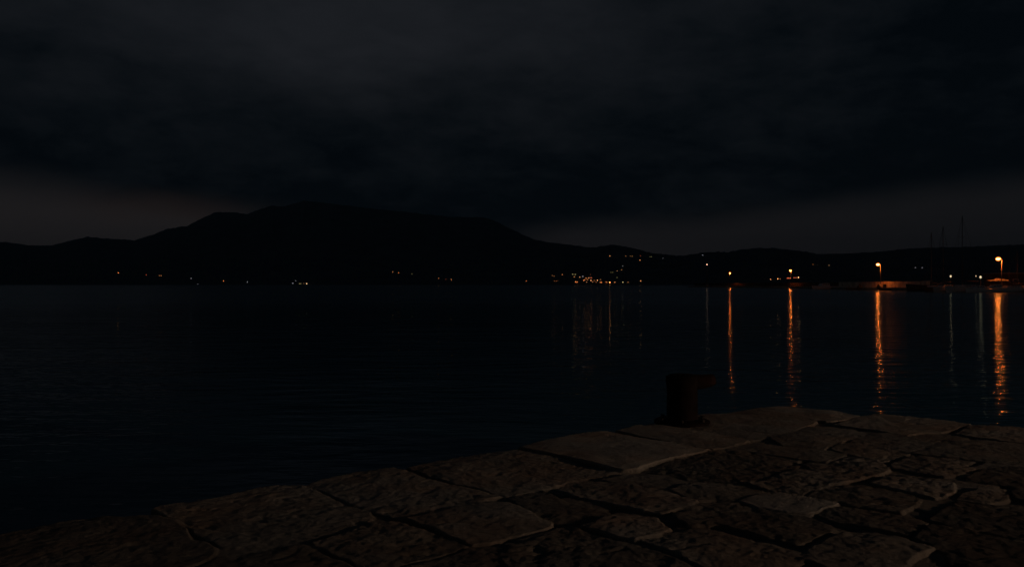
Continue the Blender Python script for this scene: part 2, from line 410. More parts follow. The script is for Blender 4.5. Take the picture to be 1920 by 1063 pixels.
    c = q.mix(q.smooth(n2, 0.56, 0.72), c, (0.10, 0.085, 0.07, 1))
    c = q.mix(q.smooth(n3, 0.62, 0.75, 0, 0.6), c, (0.45, 0.42, 0.37, 1))
    sc = q.n('ShaderNodeVectorMath', operation='SCALE'); q.l(c, sc.inputs[0]); q.l(at.outputs['Fac'], sc.inputs['Scale'])
    q.l(sc.outputs[0], b.inputs['Base Color'])
    b.inputs['Roughness'].default_value = 0.8
    b.inputs['Specular IOR Level'].default_value = 0.35
    bn = q.n('ShaderNodeBump'); bn.inputs['Distance'].default_value = 0.0035; bn.inputs['Strength'].default_value = 0.9
    q.l(q.m('ADD', q.m('MULTIPLY', n2, 1.0), q.m('MULTIPLY', n3, 0.8)), bn.inputs['Height']); q.l(bn.outputs[0], b.inputs['Normal'])
    me.materials.append(m)
    o = link(bpy.data.objects.new('quay_pavement', me))
    tag(o, 'worn irregular limestone slabs paving the edge of the quay', None, None, 'structure')
build_quay()
# the paving carries on behind the photographer
xr = outline[-3][0]
bm = BM(); box(bm, (14.0, -17.0, QUAY-0.62), (80, 24.0, 1.2)); box(bm, (xr+17.0, -2.3-0.0, QUAY-0.62), (34, 5.3, 1.2))
o = mesh_obj('promenade', bm, M['conc']); tag(o, 'plain stone promenade carrying on behind the quay paving', None, None, 'structure')

# ------------------------------------------------------------------ water
def build_water():
    bm = BM()
    s = 26000
    vs = [bm.verts.new(p) for p in ((-s, -3000, 0), (s, -3000, 0), (s, s, 0), (-s, s, 0))]
    bm.faces.new(vs)
    m = bpy.data.materials.new('harbour_water'); m.use_nodes = True
    q = G(m.node_tree)
    m.node_tree.nodes.remove(m.node_tree.nodes['Principled BSDF'])
    ge = q.n('ShaderNodeNewGeometry'); sp = q.n('ShaderNodeSeparateXYZ'); q.l(ge.outputs['Position'], sp.inputs[0])
    px_, py_ = sp.outputs[0], sp.outputs[1]
    v1 = q.xyz(q.m('MULTIPLY', px_, 0.42), py_, 0.0)
    h = q.m('MULTIPLY', q.noise(v1, 0.55, 2, 0.5), 0.060)
    h = q.m('ADD', h, q.m('MULTIPLY', q.noise(v1, 2.1, 3, 0.5), 0.034))
    h = q.m('ADD', h, q.m('MULTIPLY', q.noise(v1, 7.0, 2, 0.5), 0.0085))
    patch = q.noise(q.xyz(q.m('MULTIPLY', px_, 0.3), py_, 0.0), 0.05, 3, 0.5)
    h = q.m('MULTIPLY', h, q.smooth(patch, 0.3, 0.7, 0.7, 1.3))
    bn = q.n('ShaderNodeBump'); bn.inputs['Distance'].default_value = 1.0; bn.inputs['Strength'].default_value = 1.0
    q.l(h, bn.inputs['Height'])
    gl = q.n('ShaderNodeBsdfGlossy'); gl.inputs['Color'].default_value = (0.72, 0.86, 0.92, 1); q.l(bn.outputs[0], gl.inputs['Normal'])
    # roughness rises with distance from the camera, replacing wave bumps that fade far off
    dist = q.m('SQRT', q.m('ADD', q.m('MULTIPLY', px_, px_), q.m('MULTIPLY', py_, py_)))
    q.l(q.smooth(dist, 18.0, 110.0, 0.055, 0.135), gl.inputs['Roughness'])
    df = q.n('ShaderNodeBsdfDiffuse'); df.inputs[0].default_value = (0.015, 0.07, 0.11, 1)   # light scattered back out of the water
    fr = q.n('ShaderNodeFresnel'); fr.inputs['IOR'].default_value = 1.30; q.l(bn.outputs[0], fr.inputs['Normal'])
    ms = q.n('ShaderNodeMixShader'); q.l(fr.outputs[0], ms.inputs[0])
    om = m.node_tree.nodes['Material Output']
    q.l(df.outputs[0], ms.inputs[1]); q.l(gl.outputs[0], ms.inputs[2]); q.l(ms.outputs[0], om.inputs['Surface'])
    o = mesh_obj('water', bm, m); tag(o, None, None, None, 'structure')
build_water()

# ------------------------------------------------------------------ hills
RIDGE = [(-2600,500),(-900,470),(-200,462),(8,454),(50,460),(95,461),(120,455),(165,444),(190,447),(252,451),(285,441),(315,429),(352,424),(370,414),(405,398),(445,399),(463,402),
 (490,392),(512,386),(530,388),(570,377),(610,381),(700,392),(760,398),(840,407),(905,408),(925,413),(960,431),(1000,449),(1020,454),(1060,459),(1110,465),(1145,460),
 (1170,462),(1195,468),(1225,476),(1255,479),(1280,480),(1320,474),(1365,473),(1400,467),(1430,465),(1450,466),(1490,470),(1515,473),(1535,477),(1590,476),(1640,473),
 (1700,467),(1740,465),(1820,463),(1920,459),(2200,450),(2900,455),(4200,500)]
RX = np.array([p[0] for p in RIDGE], float); RY = np.array([p[1] for p in RIDGE], float)
def shore_d(p): return np.interp(p, [-900, 8, 600, 1000, 1060, 1250, 1500, 2400], [3300, 3200, 3000, 2700, 2350, 2350, 2000, 1500])
def ridge_d(p): return np.interp(p, [-900, 8, 600, 950, 1060, 1250, 1450, 1700, 2400], [6200, 6000, 5600, 5200, 3900, 3500, 3600, 4600, 4200])
def hill_z(p, t):
    """height of the hillside in the direction of column p, t = 0 shore .. 1 ridge"""
    d = shore_d(p) + t*(ridge_d(p)-shore_d(p))
    zr = (HY-np.interp(p, RX, RY))*ridge_d(p)/F + EYE
    n = fbm(p*0.02+3, t*6, 4, 0.55)
    z = zr*np.clip(t, 0, 1)**1.25*(1+0.22*n*np.clip(1-t, 0, 1)) + 1.6
    z = np.where(t > 1, zr*np.clip(1-(t-1)*1.2, -0.1, 1), z)
    return np.where(t <= 0, -4.0, z), d
def build_hills():
    ps = np.concatenate([np.arange(-2600, -100, 30), np.arange(-100, 2020, 2.5), np.arange(2020, 4200, 30)])
    ts = np.concatenate([[-0.01, 0.0005], np.linspace(0.01, 1.0, 56), [1.1, 1.3, 1.6, 2.0]])
    P, T_ = np.meshgrid(ps, ts, indexing='ij')
    z, d = hill_z(P, T_)
    z = z + np.where((T_ > 0.02) & (T_ <= 1.0), 5.0*fbm(P*0.23, T_*60, 3, 0.6), 0)
    x = (P-960)/F*d; y = d
    V = np.stack([x.ravel(), y.ravel(), z.ravel()], 1).astype(np.float32)
    n0, n1 = P.shape
    I_ = np.arange(n0*n1).reshape(n0, n1)
    Fq = np.stack([I_[:-1, :-1].ravel(), I_[1:, :-1].ravel(), I_[1:, 1:].ravel(), I_[:-1, 1:].ravel()], 1).astype(np.int32)
    me = bpy.data.meshes.new('hills')
    me.vertices.add(len(V)); me.vertices.foreach_set('co', V.ravel())
    me.loops.add(Fq.size); me.loops.foreach_set('vertex_index', Fq.ravel())
    me.polygons.add(len(Fq)); me.polygons.foreach_set('loop_start', np.arange(0, Fq.size, 4, dtype=np.int32))
    me.update(); me.validate()
    me.materials.append(mat('scrub_hillside', (0.10, 0.13, 0.14), 0.95, 0, 0.01, 0.4))
    tag(link(bpy.data.objects.new('hills', me)), 'dark scrub-covered hills across the bay', None, None, 'structure')
build_hills()

# ------------------------------------------------------------------ breakwater
FRONT = [(150, 132.5), (180, 132.0), (206, 131.2), (209, 130.6), (212, 129.6), (225, 128.2), (245, 127.4), (279, 127.2), (340, 132.5), (408, 140.5), (450, 139.5), (505, 136.0), (560, 133.5), (604, 133.0)]
def front_x(y): return float(np.interp(y, [p[0] for p in FRONT], [p[1] for p in FRONT]))
bw = empty('breakwater', (130, 300, 0)); tag(bw, 'long stone breakwater with a parapet wall reaching into the bay', 'breakwater')
def strip(pts, z0, z1, w0, w1):
    """a wall following the front line between two offsets"""
    bm = BM(); rings = []
    for (y, x) in pts:
        x -= 130; y2 = y-300
        rings.append([bm.verts.new(c) for c in ((x+w0, y2, z0), (x+w0, y2, z1), (x+w1, y2, z1), (x+w1, y2, z0))])
    for a, b in zip(rings, rings[1:]):
        for k in range(4): bm.faces.new((a[k], a[(k+1) % 4], b[(k+1) % 4], b[k]))
    bm.faces.new(rings[0]); bm.faces.new(rings[-1])
    return bm
dense = [(y, front_x(y)) for y in list(range(150, 604, 3))+[604]]
mesh_obj('deck', strip(dense, -2, 0.80, 0, 15), M['conc'], bw)
mesh_obj('coping', strip(dense, 0.803, 1.0, 0.05, 0.6), M['wallc'], bw)
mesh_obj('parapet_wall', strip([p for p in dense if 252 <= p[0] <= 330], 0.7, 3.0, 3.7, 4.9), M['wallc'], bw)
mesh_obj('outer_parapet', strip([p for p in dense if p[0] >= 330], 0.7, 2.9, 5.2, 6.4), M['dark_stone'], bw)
bm = BM()
rr = random.Random(3)
for k in range(150):
    y = rr.uniform(255, 612); s = rr.uniform(0.9, 2.2)
    ball(bm, (front_x(min(y, 604))-130+rr.uniform(10, 17) - (8 if y > 604 else 0), y-300, rr.uniform(-0.2, 1.6)), s, (1, rr.uniform(0.7, 1.2), 0.7), 1)
o = mesh_obj('rock_armour', bm, M['conc'], bw); o['kind'] = 'stuff'

# ------------------------------------------------------------------ pier lamps
def street_lamp(name, px_, py_, d, label, cat='street lamp', group=None, arm=-0.9, lens='sodium', base_z=0.8, size=1.0, xoff=None):
    """the lens sits where the light shows; the pole stands on the deck"""
    lx = (px_-960)/F*d; lz = EYE + (HY-py_)/F*d
    bx = lx - arm
    t = empty(name, (bx, d, base_z)); tag(t, label, cat, group)
    h = lz-base_z
    bm = BM(); tube(bm, [(0, 0, 0), (0, 0, h*0.5), (0, 0, h+0.15)], [0.13, 0.10, 0.07], 10); mesh_obj('pole', bm, M['galv'], t, True)
    bm = BM(); lathe(bm, [(0.28, 0.0), (0.28, 0.25), (0.18, 0.35), (0.16, 0.7)], 12); mesh_obj('base', bm, M['galv'], t, True)
    bm = BM(); tube(bm, [(0, 0, h+0.1), (arm*0.3, 0, h+0.28), (arm*0.65, 0, h+0.26)], 0.045, 8); mesh_obj('arm', bm, M['galv'], t, True)
    bm = BM(); ball(bm, (arm, 0, h+0.16), 0.42*size, (1.25, 0.75, 0.36), 3); hd = mesh_obj('lamp_head', bm, M['galv'], t, True)
    bm = BM(); ball(bm, (arm, 0, h-0.03), 0.40*size, (1.15, 1.2, 0.28), 3); mesh_obj('lamp_lens', bm, E[lens], hd, True)
    bm = BM(); ball(bm, (arm, 0, h-0.02), 0.66*size**0.5, (1.0, 0.95, 0.85), 3); mesh_obj('halo_shell', bm, halo, hd, True)  # oversized glowing shell added as the lamp's halo, no real fitting
    return t
GL = 'sodium street lamps along the breakwater'
street_lamp('street_lamp', 1871.5, 485.5, 212, 'tallest orange street lamp, above the brightly lit canvas shelter', group=GL, size=1.0)
street_lamp('street_lamp', 1646.0, 496.0, 279, 'orange street lamp in front of the brightly lit parapet wall', group=GL, size=1.0)
street_lamp('street_lamp', 1482.0, 507.5, 408, 'orange street lamp above the row of small white lights', group=GL, arm=-0.2, size=1.0, lens='sodium_dim')
street_lamp('street_lamp', 1368.5, 512.0, 500, 'farthest orange street lamp, near the end of the breakwater', group=GL, arm=0.2, size=0.9, lens='sodium_dim')
# beacon mast at the pier head
def beacon():
    d = 545; lx = (1325.5-960)/F*d; lz = EYE+(HY-496)/F*d
    t = empty('beacon_mast', (lx, d, 0.8)); tag(t, 'tall slim grey mast with one small light near the pier head', 'beacon')
    h = lz-0.8
    bm = BM(); tube(bm, [(0, 0, 0), (0, 0, h-0.3)], [0.45, 0.22], 10); mesh_obj('mast', bm, M['grey'], t, True)
    bm = BM(); lathe(bm, [(1.1, 0), (1.1, 1.2), (0.7, 1.4), (0.6, 1.6)], 14); mesh_obj('base', bm, M['conc'], t, True)
    bm = BM(); lathe(bm, [(0.5, h-0.55), (0.5, h-0.45)], 12); mesh_obj('platform', bm, M['galv'], t)
    bm = BM(); ball(bm, (0, 0, h), 0.42, (1, 1, 1.1)); mesh_obj('lantern', bm, E['beacon'], t, True)
beacon()
def post_lamp(px_, py_, d, label, r=0.42, name='post_lamp', lens='cool'):
    lx = (px_-960)/F*d; lz = EYE + (HY-py_)/F*d
    t = empty(name, (lx, d, 0.8)); tag(t, label, 'lamp', 'white lamps on the boat moorings')
    h = lz-0.8
    bm = BM(); tube(bm, [(0, 0, 0), (0, 0, h-r*0.9)], [0.09, 0.06], 10); mesh_obj('post', bm, M['galv'], t, True)
    bm = BM(); lathe(bm, [(0.16, 0), (0.16, 0.1), (0.1, 0.14)], 12); mesh_obj('foot', bm, M['galv'], t)
    bm = BM(); ball(bm, (0, 0, h), r, (0.85, 0.85, 1.15)); mesh_obj('globe', bm, E[lens], t, True)
    bm = BM(); lathe(bm, [(r*0.75, h+r*1.05), (r*0.55, h+r*1.25), (0.05, h+r*1.35)], 12); mesh_obj('cap', bm, M['galv'], t)
post_lamp(1782.4, 518.0, 236, 'white post lamp between two tall yacht masts', 0.27)
post_lamp(1838.3, 519.5, 226, 'brightest white post lamp, left of the lit canvas shelter', 0.32)
post_lamp(1829.8, 517.6, 246, 'small faint white post lamp just behind the brightest white one', 0.14)

# ------------------------------------------------------------------ boats
def hull_bm(L, Bm, H, draft=0.35, bow=0.9):
    bm = BM(); N = 14; rings = []
    for i in range(N+1):
        s = i/N; x = -L/2 + s*L
        w = Bm/2*(0.80+0.2*math.sin(min(s*2, 1)*math.pi/2))*(1-max(0, (s-0.45)/0.55)**2.2)
        w = max(w, 0.015)
        sh = H*(1+0.28*max(0, s-0.4)**1.3*bow*1.6)
        k = -draft*(1-max(0, (s-0.75)/0.25)**2)
        xs = x + (0.08*L*max(0, s-0.8)/0.2*0.6)
        rings.append([bm.verts.new(c) for c in ((x, 0, k), (x, w*0.62, k*0.5+0.02), (x, w*0.92, H*0.35), (xs, w, sh), (xs, w*0.9, sh+0.03),
                                                (xs, -w*0.9, sh+0.03), (xs, -w, sh), (x, -w*0.92, H*0.35), (x, -w*0.62, k*0.5+0.02))])
    for a, b in zip(rings, rings[1:]):
        for k in range(9): bm.faces.new((a[k], a[(k+1) % 9], b[(k+1) % 9], b[k]))
    bm.faces.new(rings[0]); bm.faces.new(rings[-1])
    return bm
def cabin(t, L, Bm, H, x0, x1, h, m='white'):
    bm = BM(); w = Bm*0.36
    vs = [(x0, -w, H), (x1, -w*0.75, H), (x1, w*0.75, H), (x0, w, H), (x0+0.1, -w*0.9, H+h), (x1-h*0.8, -w*0.65, H+h*0.92), (x1-h*0.8, w*0.65, H+h*0.92), (x0+0.1, w*0.9, H+h)]
    v = [bm.verts.new(p) for p in vs]
    for f in ((0, 1, 2, 3), (4, 5, 6, 7), (0, 1, 5, 4), (1, 2, 6, 5), (2, 3, 7, 6), (3, 0, 4, 7)): bm.faces.new([v[i] for i in f])
    bmesh.ops.bevel(bm, geom=list(bm.edges), offset=0.06, segments=2, affect='EDGES')
    c = mesh_obj('cabin', bm, M[m], t)
    for s in (-1, 1):
        bm = BM()
        for k in range(3):
            xx = x0 + (x1-x0)*(0.18+0.22*k)
            box(bm, (xx, s*w*(0.93-0.05*k), H+h*0.6), (0.16*(x1-x0), 0.05, h*0.28))
        mesh_obj('window', bm, M['glass'], c)
    return c
def rail(t, L, Bm, H):
    bm = BM()
    pts = []
    for s in (-1, 1):
        prev = None
        for k in range(7):
            x = -L*0.45+L*0.9*k/6; w = Bm/2*0.86*(1-max(0, (k/6-0.45)/0.55)**2.2)
            z = H*(1+0.28*max(0, k/6-0.4)**1.3*1.4)
            tube(bm, [(x, s*w, z), (x, s*w, z+0.6)], 0.015, 5)
            if prev: tube(bm, [prev, (x, s*w, z+0.6)], 0.012, 5)
            prev = (x, s*w, z+0.6)
    mesh_obj('guard_rail', bm, M['alu'], t)
def sailboat(px_, d, top, rz, L, label, hullm='white', cover='blue', dx=0.0):
    x = (px_-960)/F*d; mh = EYE+(HY-top)/F*d
    H = L*0.085+0.25; Bm = L*0.29
    c, s = math.cos(rz), math.sin(rz)
    mx = L*0.08
    t = empty('sailing_yacht', (x-mx*c, d-mx*s, 0), rz); tag(t, label, 'sailboat', 'sailing yachts moored at the breakwater')
    mesh_obj('hull', hull_bm(L, Bm, H), M[hullm], t, False)
    bm = BM(); box(bm, (-L*0.03, 0, H+0.05), (L*0.86, Bm*0.62, 0.04)); mesh_obj('deck', bm, M['wood'], t)
    cabin(t, L, Bm, H+0.06, -L*0.18, L*0.22, 0.5)
    bm = BM(); tube(bm, [(mx, 0, H), (mx, 0, mh)], [0.11, 0.075], 10)
    ms = mesh_obj('mast', bm, M['alu'], t, True)
    for f in (0.45, 0.72):
        bm = BM(); tube(bm, [(mx, -Bm*0.3, mh*f), (mx, 0, mh*f+0.1), (mx, Bm*0.3, mh*f)], 0.03, 6)
        mesh_obj('spreader', bm, M['alu'], ms)
    bm = BM(); tube(bm, [(mx-0.2, 0, H+1.35), (-L*0.36, 0, H+1.3)], [0.09, 0.07], 8); bo = mesh_obj('boom', bm, M['alu'], t, True)
    bm = BM(); tube(bm, [(mx-0.3, 0, H+1.52), (0, 0, H+1.5), (-L*0.34, 0, H+1.42)], [0.17, 0.19, 0.12], 10); mesh_obj('sail_cover', bm, M[cover], bo, True)
    bm = BM()
    tube(bm, [(L*0.5, 0, H*1.3), (mx, 0, mh-0.2)], 0.02, 5); tube(bm, [(-L*0.48, 0, H), (mx, 0, mh-0.1)], 0.02, 5)
    for q_ in (-1, 1): tube(bm, [(mx, q_*Bm*0.45, H), (mx, q_*Bm*0.3, mh*0.45), (mx, q_*Bm*0.3, mh*0.72), (mx, 0, mh-0.3)], 0.018, 5)
    mesh_obj('rigging', bm, M['wire'], t)
    rail(t, L, Bm, H)
    for q_ in (-1, 1):
        for k in range(2):
            bm = BM(); ball(bm, (-L*0.15+k*L*0.25, q_*(Bm*0.52), H*0.55), 0.16, (1, 1, 2.2)); mesh_obj('fender', bm, M['white'], t, True)
    return t
def motorboat(px_, d, rz, L, label, hullm='white', canopy=None, name='motor_boat', H=None, cab=True):
    x = (px_-960)/F*d
    H = H or L*0.10+0.25; Bm = L*0.32
    t = empty(name, (x, d, 0), rz); tag(t, label, 'boat')
    mesh_obj('hull', hull_bm(L, Bm, H), M[hullm], t)
    bm = BM(); box(bm, (-L*0.03, 0, H+0.04), (L*0.84, Bm*0.62, 0.04)); mesh_obj('deck', bm, M['wood'], t)
    if cab: cabin(t, L, Bm, H+0.05, -L*0.12, L*0.26, L*0.11)
    rail(t, L, Bm, H)
    if canopy:
        z, x0, x1 = canopy
        bm = BM(); n = 10; rows = []
        for i in range(n+1):
            s = i/n; xx = x0+(x1-x0)*s
            rows.append([bm.verts.new((xx, y_*Bm*0.42, z + 0.26*math.sin(s*math.pi)**0.6*(1-(y_*y_)*0.5) - 0.06*s)) for y_ in (-1, -0.6, 0, 0.6, 1)])
        for a, b in zip(rows, rows[1:]):
            for k in range(4): bm.faces.new((a[k], a[k+1], b[k+1], b[k]))
        r_ = bmesh.ops.solidify(bm, geom=list(bm.faces), thickness=0.05)
        mesh_obj('canopy', bm, M['canvas'], t, True)
        for xx in (x0+0.3, (x0+x1)/2, x1-0.3):
            for q_ in (-1, 1):
                bm = BM(); tube(bm, [(xx, q_*Bm*0.4, H), (xx, q_*Bm*0.4, z)], 0.025, 6); mesh_obj('canopy_post', bm, M['alu'], t)
    bm = BM(); box(bm, (-L*0.5-0.12, 0, H*0.55), (0.3, 0.4, 0.75), None, 0.05); mesh_obj('outboard_motor', bm, M['rubber'], t)
    return t
sailboat(1804, 204, 405, R(200), 13.0, 'large sailing yacht with the tallest mast, between the two white post lamps')
sailboat(1768, 212, 424, R(215), 11.5, 'sailing yacht with a tall thin mast just left of the tallest one')
sailboat(1746, 222, 436, R(222), 10.0, 'faint slim-masted yacht beside the black hull, leftmost of the masts', 'navy')
sailboat(1892, 205, 462, R(190), 10.5, 'yacht with a short mast just beyond the tallest orange lamp')
sailboat(1907, 219, 470, R(180), 9.5, 'yacht in front of the low harbour building, mast at the frame edge', 'navy')
motorboat(1869, 204, R(177), 8.0, 'pale motor boat moored below the tallest orange lamp and the lit shelter')
motorboat(1731, 243, R(187), 10.5, 'black-hulled boat with a lit pale awning tip, beside the lit parapet wall', 'navy', canopy=(3.0, -2.9, 0.3), name='fishing_boat', H=1.75, cab=False)
motorboat(1547, 330, R(196), 12.0, 'pale cabin boat faintly lit orange, between two street lamps', H=1.2, name='cabin_boat')
motorboat(1600, 292, R(185), 5.5, 'small dark open boat before the left end of the lit wall', 'navy', name='dinghy', cab=False, H=0.55)
motorboat(1664, 268, R(182), 6.0, 'low open dinghy moored under the lit parapet wall', 'navy', name='dinghy', cab=False, H=0.5)
motorboat(1838, 199, R(178), 7.0, 'low white cruiser moored before the brightest white post lamp', name='motor_boat', H=0.9)

# things standing on the deck in front of the lit wall
def bin_thing(px_, d, label, w=1.1, h=1.25):
    t = empty('waste_container', ((px_-960)/F*d, d, 0.8)); tag(t, label, 'bin')
    bm = BM(); box(bm, (0, 0, h*0.5+0.08), (w, 0.8, h-0.16), None, 0.05); mesh_obj('bin_body', bm, M['binp'], t)
    bm = BM(); box(bm, (0, 0, h+0.03), (w+0.08, 0.88, 0.09), None, 0.03); mesh_obj('lid', bm, M['binp'], t)
    for a in (-1, 1):
        bm = BM(); tube(bm, [(a*w*0.38, -0.36, 0.08), (a*w*0.38, -0.28, 0.08)], 0.08, 10); mesh_obj('wheel', bm, M['rubber'], t)
def net_heap(px_, d, label, r=0.8):
    bm = BM(); lathe(bm, [(r, 0), (r*0.95, 0.2), (r*0.7, 0.55), (r*0.4, 0.95), (r*0.12, 1.25)], 14)
    rq = random.Random(px_)
    for v_ in bm.verts: v_.co += Vector((rq.uniform(-.1, .1), rq.uniform(-.1, .1), rq.uniform(-.05, .05)))
    o = mesh_obj('net_heap', bm, M['net']); o.location = ((px_-960)/F*d, d, 0.79); tag(o, label, 'fishing net')
net_heap(1647, 276, 'pointed dark net heap at the foot of the lit lamp post', 0.75)
bin_thing(1658.5, 274.5, 'dark upright bin just right of the pointed net heap', 0.8, 1.2)
bin_thing(1672, 277, 'wide dark container in front of the right half of the lit wall', 1.4, 1.3)
net_heap(1612, 289, 'dark rounded net heap at the left end of the lit wall', 1.0)
bin_thing(1700, 270, 'dark container beside the black-hulled boat', 1.3, 1.2)

def shelter():
    d = 214.0; x0 = (1852-960)/F*d; x1 = (1889-960)/F*d; w = x1-x0
    t = empty('canvas_shelter', (x0, d, 0.8)); tag(t, 'pale canvas shelter glowing orange right under the tallest street lamp', 'shelter')
    bm = BM(); n = 16; rows = []
    for i in range(n+1):
        s_ = i/n; k = 0.30 if s_ < 0.30 else 0.30+0.70*min(1, (s_-0.30)/0.10)
        k *= 1-0.55*max(0, (s_-0.45)/0.55)
        rows.append([bm.verts.new((w*s_, yy, 2.18+0.05*math.sin(i*2.1)*0.5+zz*k)) for yy, zz in ((-0.9, 0.0), (-0.5, 0.45), (0.0, 0.72), (0.6, 0.45), (1.1, 0.0))])
    for a, b in zip(rows, rows[1:]):
        for k in range(4): bm.faces.new((a[k], a[k+1], b[k+1], b[k]))
    bmesh.ops.solidify(bm, geom=list(bm.faces), thickness=0.04)
    mesh_obj('canopy', bm, M['canvas'], t, True)
    for xx in (0.15, w*0.5, w-0.15):
        for yy in (-0.8, 1.0):
            bm = BM(); tube(bm, [(xx, yy, 0), (xx, yy, 2.2)], 0.035, 6); mesh_obj('post', bm, M['alu'], t)
shelter()

# low harbour building on the right
def harbour_building():
    d = 232; x0 = (1890-960)/F*d
    t = empty('harbour_building', (x0, d, 0.8)); tag(t, 'low flat-roofed harbour building at the edge, dimly lit brown', 'building')
    bm = BM(); box(bm, (13, 6, 2.15), (26, 12, 4.3)); mesh_obj('wall', bm, M['brown'], t)
    bm = BM(); box(bm, (13, 6, 4.4), (26.8, 12.8, 0.2)); box(bm, (13, 6, 4.56), (26, 12, 0.12)); mesh_obj('roof', bm, M['conc'], t)
    for k in range(5):
        bm = BM(); box(bm, (2.2+k*4.8, -0.02, 2.0), (1.4, 0.1, 1.3)); w = mesh_obj('window', bm, M['glass'], t)
        bm = BM()
        for sx in (-0.76, 0.76): box(bm, (2.2+k*4.8+sx, -0.05, 2.0), (0.1, 0.14, 1.5))
        for sz in (-0.71, 0.71): box(bm, (2.2+k*4.8, -0.05, 2.0+sz), (1.41, 0.14, 0.1))
        mesh_obj('window_frame', bm, M['white'], w)
    bm = BM(); box(bm, (4.6, -0.03, 1.05), (1.0, 0.1, 2.1)); mesh_obj('door', bm, M['wood'], t)
harbour_building()

# ------------------------------------------------------------------ far lights: lamps and houses on the shore
def place(px_, py_):
    """the spot on the hillside that shows a light at this pixel, 3.2 m above ground"""
    ts = np.linspace(0.002, 0.98, 500)
    p = np.full(ts.shape, float(px_)); z, d = hill_z(p, ts)
    ang = (z+3.2-EYE)/d
    want = (HY-py_)/F
    k = int(np.argmin(np.abs(ang-want)))
    return float((px_-960)/F*d[k]), float(d[k]), float(EYE+want*d[k])
OR, AM, WH, RD, GN = (1.0, 0.34, 0.10), (1.0, 0.43, 0.16), (0.85, 0.9, 1.0), (1.0, 0.22, 0.10), (0.9, 0.85, 0.35)
CN = {OR: 'orange', AM: 'amber', WH: 'white', RD: 'red', GN: 'yellow'}
_em = {}
def em(col, s):
    s = s*0.8 if s <= 3.3 else s*0.5
    k = (col, s)
    if k not in _em: _em[k] = emit('far_light_%s' % CN.get(col, 'amber'), col, s)
    return _em[k]
def far_lamp(px_, py_, col, s, label, r=1.0):
    x, y, z = place(px_, py_)
    gz = z-5.0
    t = empty('shore_lamp', (x, y, gz)); tag(t, label, 'lamp', 'lamps along the far shore and village')
    bm = BM(); tube(bm, [(0, 0, -1), (0, 0, 5.0-r*0.8)], [0.18, 0.12], 8); mesh_obj('post', bm, M['galv'], t)
    bm = BM(); ball(bm, (0, 0, 5.0), r); mesh_obj('globe', bm, em(col, s), t, True)
def house(px_, py_, col, s, label, wins=((0, 0),), w=9.0):
    x, y, z = place(px_, py_)
    yaw = -math.atan2(x, y)
    t = empty('village_house', (x, y, z-3.2), yaw); tag(t, label, 'house', 'houses along the far shore and village')
    w = max(w, 5.0+2*max(abs(a) for a, b in wins))
    bm = BM(); box(bm, (0, 4, 1.4), (w, 7, 5.8)); mesh_obj('wall', bm, M['plaster'], t)
    bm = BM()
    v = [bm.verts.new(p) for p in ((-w/2-.4, .1, 4.3), (w/2+.4, .1, 4.3), (w/2+.4, 7.9, 4.3), (-w/2-.4, 7.9, 4.3), (-w/2-.4, 4, 6.2), (w/2+.4, 4, 6.2))]
    for f in ((0, 1, 5, 4), (2, 3, 4, 5), (0, 4, 3), (1, 2, 5), (0, 3, 2, 1)): bm.faces.new([v[i] for i in f])
    rf = mesh_obj('roof', bm, M['tile'], t)
    bm = BM(); box(bm, (w*0.25, 5.2, 6.1), (0.8, 0.8, 1.6)); mesh_obj('chimney', bm, M['plaster'], rf)
    for a, b in wins:
        bm = BM(); box(bm, (a, 0.44, 3.2+b), (1.9, 0.12, 1.5)); wd = mesh_obj('window', bm, em(col, s), t)
        bm = BM(); box(bm, (a, 0.42, 2.35+b), (2.2, 0.3, 0.12)); mesh_obj('sill', bm, M['plaster'], wd)
L, Hs = far_lamp, house
# shore below the mountain
L(222, 511.6, OR, 9, 'lone orange lamp farthest along the shore under the mountain')
Hs(274.5, 515.2, RD, 1.6, 'dark house with one faint reddish window, right of the lone orange lamp')
Hs(300.7, 517.0, OR, 2.6, 'dark house with a pair of orange windows close together', ((-3.4, 0), (3.4, 0)), 14)
Hs(358.5, 522.0, WH, 1.3, 'dark house with one faint pale window below the mountain summit slope')
Hs(371, 533.5-0.8, WH, 0.4, 'house at the waterline with a barely visible window')
L(419, 526.6, OR, 7, 'orange shore lamp under the mountain, left of a small bluish one')
L(464, 528.4, WH, 2.2, 'small bluish-white lamp on the shore under the mountain', 0.8)
Hs(549, 531, WH, 1.5, 'waterside house with pale windows at the left of the white cluster')
Hs(554.5, 526.3, WH, 0.8, 'faintly lit house just above the white waterside cluster')
Hs(563, 531.9, GN, 1.0, 'waterside house with dim yellow windows amid the white cluster', ((-3, 0), (2, 0)), 12)
L(569.5, 531.2, AM, 1.2, 'dim amber lamp just left of the brightest yellow-white shore lamp', 0.8)
L(575, 531.9, (1.0, 0.60, 0.30), 9, 'brightest yellow-white lamp at the waterside under the mountain', 1.2)
Hs(736.5, 510.0, AM, 2.0, 'house with one pinkish window, left of a pair mid-mountain')
Hs(747.6, 511.3, OR, 2.2, 'house with one orange window, right of a pair mid-mountain')
Hs(772.5, 513.7, GN, 0.45, 'house with one very dim greenish window under the mountain')
Hs(822.5, 521.5, OR, 1.8, 'house with one dull orange window beside the mid-shore lamp')
Hs(836, 523.5, RD, 0.35, 'house with a barely glowing window strip by the mid-shore lamp')
L(846, 524.0, OR, 6, 'orange mid-shore lamp under the right shoulder of the mountain', 0.9)
Hs(986.8, 526.7, OR, 1.8, 'lone house with one orange window between mountain and village')
